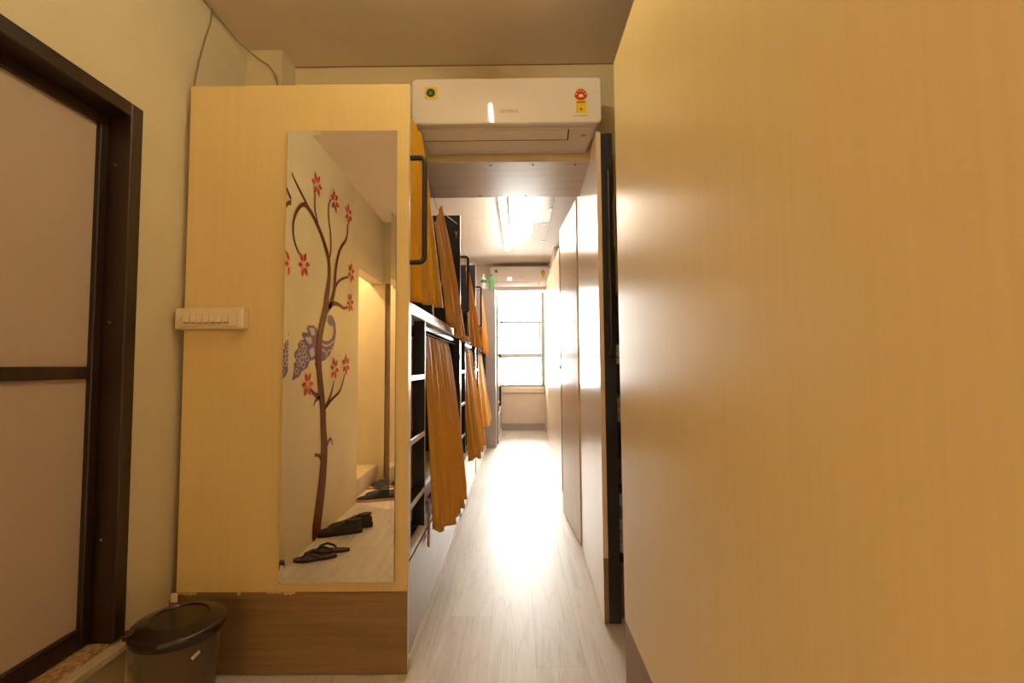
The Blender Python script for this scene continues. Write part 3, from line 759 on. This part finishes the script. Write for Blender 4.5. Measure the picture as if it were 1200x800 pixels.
# third unit
rc = thing('wardrobe', (1.1, 4.36, 0), 'tall glossy cream wardrobe run at the far side of the passage', 'wardrobe')
box('side_board', 'dark', rc, .437, .475, 4.345, 4.362, .004, 2.335)
box('front_panel', 'lam_gloss', rc, .434, .452, 4.363, 5.168, .004, 2.338, bev=.0012)
box('front_panel', 'lam_gloss', rc, .434, .452, 5.172, 6.10, .004, 2.338, bev=.0012)
box('carcass', 'dark', rc, .476, 1.30, 4.345, 6.10, .004, 2.335)
box('latch', 'dark', rc, .424, .434, 4.37, 4.40, 1.155, 1.195, bev=.003)
curtain('bed_curtain', 'yellow curtain hanging in the gap behind the charcoal post', GC, 'curt_y',
        [(.500, 2.235, 2.25), (.585, 2.27, 2.25)], [(.500, 2.235, 1.56), (.60, 2.27, 1.56)], 3, .006, .012, seed=21)
def folded(x0, x1, y0, y1, z, h, m, label):
    n = 3; o = None
    t = thing('folded_cloth', ((x0 + x1) / 2, (y0 + y1) / 2, z), label, 'clothes', 'clothes on the bunk shelves')
    for k in range(n):
        box('fold', m, t, x0 + .004 * (k % 2), x1, y0 + .006 * k, y1 - .004 * k, z + h * k / n + .0005, z + h * (k + 1) / n - .001, bev=min(.012, h / n * .45), seg=2, smooth=True)
folded(.488, .70, 2.215, 2.45, .3005, .16, 'white_cloth', 'pale folded bedding on the lowest shelf behind the charcoal post')
folded(.488, .70, 2.215, 2.45, .6205, .13, 'plaid', 'dark red folded cloth on the second shelf behind the charcoal post')
folded(.488, .70, 2.215, 2.45, .9205, .12, 'white_cloth', 'pale folded cloth on the third shelf behind the charcoal post')
folded(.488, .70, 2.215, 2.45, 1.2005, .10, 'white_cloth', 'pale folded cloth on the fourth shelf, above the dark red one')
rg = B().grid(lambda u, v: (.455 + .03 * u, 4.3405 + .001 * math.sin(8 * u + 3 * v), .62 + .30 * v), 6, 6)
rt = tag(rg.build('red_towel', 'red_cloth', smooth=True, solid=.006), 'red towel edge hanging at the near end of the far wardrobe', 'towel')

# ================================================================== what the mirror shows: wall mural, shoes, mat
MU_TRUNK = [(0.341,0.015),(0.346,0.078),(0.31,0.194),(0.262,0.371),(0.237,0.522),(0.233,0.639),(0.255,0.76),(0.269,0.895),(0.307,1.04),(0.348,1.179),(0.36,1.317),(0.347,1.428),(0.305,1.535),(0.253,1.642),(0.237,1.719),(0.206,1.818),(0.19,1.919),(0.206,2.021),(0.273,2.108),(0.366,2.187),(0.454,2.24),(0.552,2.282),(0.608,2.306),(0.693,2.35),(0.792,2.399),(0.855,2.443)]
MU_BRANCHES = [[(0.509,2.267),(0.594,2.291),(0.672,2.283),(0.747,2.216),(0.792,2.137),(0.798,2.063),(0.767,1.993),(0.705,1.942)],[(0.42,2.236),(0.468,2.306),(0.479,2.378),(0.473,2.437)],[(0.203,2.028),(0.167,2.117),(0.181,2.243),(0.22,2.34),(0.227,2.424),(0.218,2.461),(0.182,2.503)],[(0.252,1.623),(0.145,1.711),(0.077,1.83),(0.067,1.945),(0.026,2.078),(-0.046,2.188),(-0.158,2.28),(-0.199,2.359),(-0.2,2.431)],[(0.063,1.844),(-0.01,1.903),(-0.116,1.948),(-0.24,1.984)],[(0.199,1.656),(0.102,1.706),(-0.018,1.713),(-0.126,1.7),(-0.229,1.724)],[(0.313,0.994),(0.418,1.018),(0.498,1.058)],[(0.328,0.997),(0.409,0.973),(0.436,0.937)],[(0.261,0.898),(0.158,0.965),(0.097,1.03),(0.059,1.105)],[(0.246,0.902),(0.106,0.962),(-0.056,1.013),(-0.141,1.092),(-0.169,1.155)],[(0.201,0.615),(0.155,0.654),(0.111,0.664),(0.074,0.613)],[(0.269,0.535),(0.336,0.58),(0.407,0.597)]]
MU_FLOWERS = [(0.634,1.889),(0.447,2.512),(0.1,2.52),(-0.218,2.525),(-0.304,2.033),(-0.292,1.77),(0.54,1.094),(0.05,1.198),(-0.207,1.23)]
MU_BODY = [(0.185,1.606),(0.107,1.605),(0.051,1.561),(0.029,1.492),(0.051,1.419),(0.092,1.357),(0.16,1.3),(0.245,1.262),(0.316,1.249),(0.406,1.234),(0.43,1.27),(0.412,1.36),(0.312,1.422),(0.276,1.403),(0.177,1.409),(0.113,1.435),(0.081,1.477),(0.088,1.527),(0.118,1.534),(0.169,1.531),(0.209,1.564)]
MU_LEG = [(0.428,1.234),(0.382,1.18),(0.296,1.049),(0.267,1.048),(0.289,1.161),(0.34,1.253)]
MU_TAIL = [(0.395,1.48),(0.451,1.502),(0.545,1.493),(0.568,1.469),(0.542,1.441),(0.622,1.439),(0.64,1.42),(0.6,1.393),(0.657,1.381),(0.693,1.354),(0.683,1.33),(0.736,1.303),(0.744,1.278),(0.71,1.247),(0.75,1.23),(0.74,1.198),(0.768,1.122),(0.665,1.148),(0.629,1.181),(0.542,1.206),(0.513,1.25),(0.408,1.27),(0.367,1.363),(0.371,1.454)]
MU_EYES = [[(0.534,1.476),(0.45,1.48),(0.433,1.436),(0.484,1.426),(0.512,1.452)],[(0.601,1.41),(0.496,1.416),(0.481,1.375),(0.523,1.363),(0.57,1.387)],[(0.521,1.329),(0.455,1.349),(0.431,1.296),(0.483,1.273),(0.515,1.294)]]
MU_RINGS = [(0.637,1.357),(0.588,1.334),(0.654,1.31),(0.596,1.291),(0.69,1.276),(0.633,1.256),(0.555,1.267),(0.678,1.231),(0.612,1.223),(0.704,1.181)]
MU_COLLAR = [(0.31,1.38),(0.238,1.369),(0.15,1.384),(0.073,1.416)]
MU_WING = [(0.308,1.338),(0.248,1.326),(0.222,1.293),(0.226,1.269)]
MU_WING2 = [(0.21,1.303),(0.187,1.338),(0.135,1.335),(0.111,1.376)]
mu = thing('wall_mural', (XL, .3, 0), 'painted brown tree with red flowers and purple peacock on the cream wall', 'mural')
def smooth_line(pts, n=4):
    P = [Vector((0, a, b)) for a, b in pts]; out = []
    for i in range(len(P) - 1):
        p0, p1, p2, p3 = P[max(i-1, 0)], P[i], P[i+1], P[min(i+2, len(P)-1)]
        for k in range(n):
            t = k / n
            out.append(.5 * ((2*p1) + (-p0+p2)*t + (2*p0-5*p1+4*p2-p3)*t*t + (-p0+3*p1-3*p2+p3)*t**3))
    out.append(P[-1]); return out
def stroke(name, pts, w0, w1, m, x, parent, wf=None):
    L = smooth_line(pts); n = len(L); q = B(); a = []; b = []
    for i, p in enumerate(L):
        t = (L[min(i+1, n-1)] - L[max(i-1, 0)]).normalized(); s = Vector((0, -t.z, t.y))
        f = i / (n - 1); w = (wf(f) if wf else w0 + (w1 - w0) * f) / 2
        a.append(q.bm.verts.new((x, p.y + s.y * w, max(.002, p.z + s.z * w)))); b.append(q.bm.verts.new((x, p.y - s.y * w, max(.002, p.z - s.z * w))))
    for i in range(n - 1): q.bm.faces.new((a[i], a[i+1], b[i+1], b[i]))
    return q.build(name, m, parent, solid=.0008)
def flat(name, pts, m, x, parent): return B().poly([(x, a, b) for a, b in pts], (-.0008, 0, 0)).build(name, m, parent)
bd = flat('peacock_body', MU_BODY, 'purple', XL + .0022, mu)
flat('peacock_leg', MU_LEG, 'purple', XL + .0020, mu)
tl = flat('peacock_tail', MU_TAIL, 'purple', XL + .0018, mu)
for e in MU_EYES: flat('tail_feather', e, 'lilac', XL + .0028, tl)
for (a, b) in MU_RINGS:
    B().loft([[(XL + .0026, a + r * 1.5 * math.cos(2*PI*k/16), b + r * math.sin(2*PI*k/16)) for k in range(16)] for r in (.020, .013)], cap=False).build('tail_ring', 'lilac', tl)
stroke('collar_line', MU_COLLAR, .014, .014, 'lilac', XL + .0034, bd)
stroke('wing_line', MU_WING, .014, .010, 'lilac', XL + .0034, bd); stroke('wing_line', MU_WING2, .014, .010, 'lilac', XL + .0034, bd)
def trunk_w(f):
    ks = [(0, .13), (.05, .15), (.15, .125), (.25, .095), (.4, .085), (.5, .09), (.56, .075), (.64, .055), (.75, .04), (.86, .03), (1, .010)]
    for (a, wa), (b, wb) in zip(ks, ks[1:]):
        if f <= b: return wa + (wb - wa) * (f - a) / (b - a)
    return .01
stroke('trunk', MU_TRUNK, 0, 0, 'tree', XL + .0040, mu, wf=trunk_w)
bw = [(.035, .012), (.018, .012), (.02, .014), (.06, .014), (.03, .016), (.045, .018), (.04, .022), (.03, .008), (.03, .012), (.03, .012), (.03, .014), (.03, .02)]
for p, (a, b) in zip(MU_BRANCHES, bw): stroke('branch', p, a, b, 'tree', XL + .0044, mu)
pm = None
for i, (a, b) in enumerate(MU_FLOWERS):
    f = bpy.data.objects.new('flower', None); f.location = Vector((XL + .0052, a, b)) - mu.location; f.empty_display_size = .05; link(f, mu)
    for k in range(6):
        if pm is None:
            pts = [(0, .020), (.016, .042), (.017, .060), (.0, .092), (-.017, .060), (-.016, .042)]
            q = B().poly([(XL + .0052, a + y, b + z) for y, z in pts], (-.0008, 0, 0)); o = q.build('petal', 'petal', f, loc=(XL + .0052, a, b)); pm = o.data
        else:
            o = bpy.data.objects.new('petal', pm); link(o, f)
        o.location = (0, 0, 0); o.rotation_euler = (2*PI*k/6 + .3 + i * .21, 0, 0)

def shoe(name, x, y, rz, up, so, label, group, L=.310):
    """toe points along local +x"""
    t = thing(name, (x, y, 0), label, 'shoe', group)
    TM = Matrix.Translation((x, y, 0)) @ Matrix.Rotation(rz, 4, 'Z')
    S = [(0, .022, .066), (.04, .031, .083), (.16, .035, .093), (.30, .036, .092), (.42, .039, .086), (.55, .043, .070), (.70, .046, .056), (.84, .044, .047), (.94, .034, .039), (1.0, .014, .028)]
    rings = []
    for f, w, h in S:
        rings.append([((f - .5) * L, w * math.cos(a) * (1.0 if math.sin(a) < .5 else .9), .016 + (h - .016) * max(0, math.sin(a)) ** .75) for a in [PI * k / 12 for k in range(13)]])
    B().loft(rings).xform(TM).build('upper', up, t, smooth=True)
    so_r = [[((f - .5) * (L + .012), sg * (w + .004), z) for z, sg in ((.001, -1), (.001, 1), (.022, 1), (.022, -1))] for f, w, h in S]
    B().loft(so_r).xform(TM).build('sole', so, t)
    col_r = [((.18 + .155 * math.cos(a) - .5) * L, .029 * math.sin(a), .092 - .004 * math.cos(a)) for a in [2*PI*k/20 for k in range(21)]]
    B().tube(col_r, .006, 8, cap=False).xform(TM).build('collar', up, t, smooth=True)
    B().poly([(p[0], p[1], p[2] - .001) for p in col_r[:-1]], (0, 0, .003)).xform(TM).build('dark_opening', 'strap', t)  # flat dark patch painted in for the shaded inside of the shoe
    for k in range(4):
        f = .40 + .065 * k; hh = .089 - .0125 * k
        B().tube([((f - .5) * L, -.024, hh - .010), ((f + .015 - .5) * L, 0, hh + .003), ((f - .5) * L, .024, hh - .010)], .0028, 6).xform(TM).build('lace', 'lace', t, smooth=True)
    return t
SH = 'shoes along the wall in the mirror'
shoe('sneaker', -1.245, .245, PI - .30, 'shoe', 'sole', 'dark olive sneaker nearest the flip-flops, toe against the wall', SH)
shoe('sneaker', -1.205, .115, PI - .22, 'shoe', 'sole', 'dark olive sneaker behind its mate, mostly hidden by it', SH)
shoe('trainer', -1.225, -.595, PI - .20, 'shoe_b', 'sole_p', 'black trainer with a pinkish sole, nearer one of its pair', SH)
shoe('trainer', -1.190, -.745, PI - .15, 'shoe_b', 'sole_p', 'black trainer with a pinkish sole, close to the doormat', SH)
shoe('loafer', -.965, -.66, PI / 2 + .3, 'shoe', 'sole_p', 'brown shoe standing apart at the mirror edge', SH)
def flip_flop(x, y, rz, label):
    t = thing('flip_flop', (x, y, 0), label, 'flip-flop', 'pair of flip-flops')
    TM = Matrix.Translation((x, y, 0)) @ Matrix.Rotation(rz, 4, 'Z')
    out = []
    for k in range(32):
        a = 2 * PI * k / 32; cx = math.cos(a)
        out.append((.128 * cx, (.040 + .008 * cx - .010 * math.exp(-((cx + .15) / .3) ** 2)) * math.sin(a) * (1.05 if cx > 0 else .95), .001))
    B().poly(out, (0, 0, .017)).xform(TM).build('sole', 'flip', t)
    for sg in (-1, 1):
        pts = [Vector((.075, 0, .018)), Vector((.060, sg * .012, .042)), Vector((.020, sg * .034, .046)), Vector((-.020, sg * .037, .030)), Vector((-.035, sg * .036, .012))]
        B().tube(pts, .006, 8, radii=[.005, .006, .008, .007, .005]).xform(TM).build('strap', 'strap', t, smooth=True)
flip_flop(-1.235, 0.690, PI - .25, 'dark purple flip-flop nearest the mirror')
flip_flop(-1.190, 0.575, PI - .12, 'dark purple flip-flop beside its mate, nearer the olive sneakers')
dm = tag(box('doormat', 'doormat', None, -1.41, -1.02, -1.352, -.98, .001, .012, bev=.002), 'dark doormat with orange and cream pattern on the floor', 'doormat')
tag(box('orange_mat', 'orange', None, -1.25, -.95, -1.95, -1.68, .121, .133, bev=.004), 'folded orange cloth mat lying on the back step', 'mat')
tw = B().grid(lambda u, v: (-1.26 + .05 * u + .012 * math.sin(6 * v), -1.345 + .008 * math.sin(9 * u + 2 * v), 2.10 - .44 * v), 6, 12)
tag(tw.build('teal_towel', 'teal', smooth=True, solid=.004), 'teal towel hanging by the back doorway', 'towel')
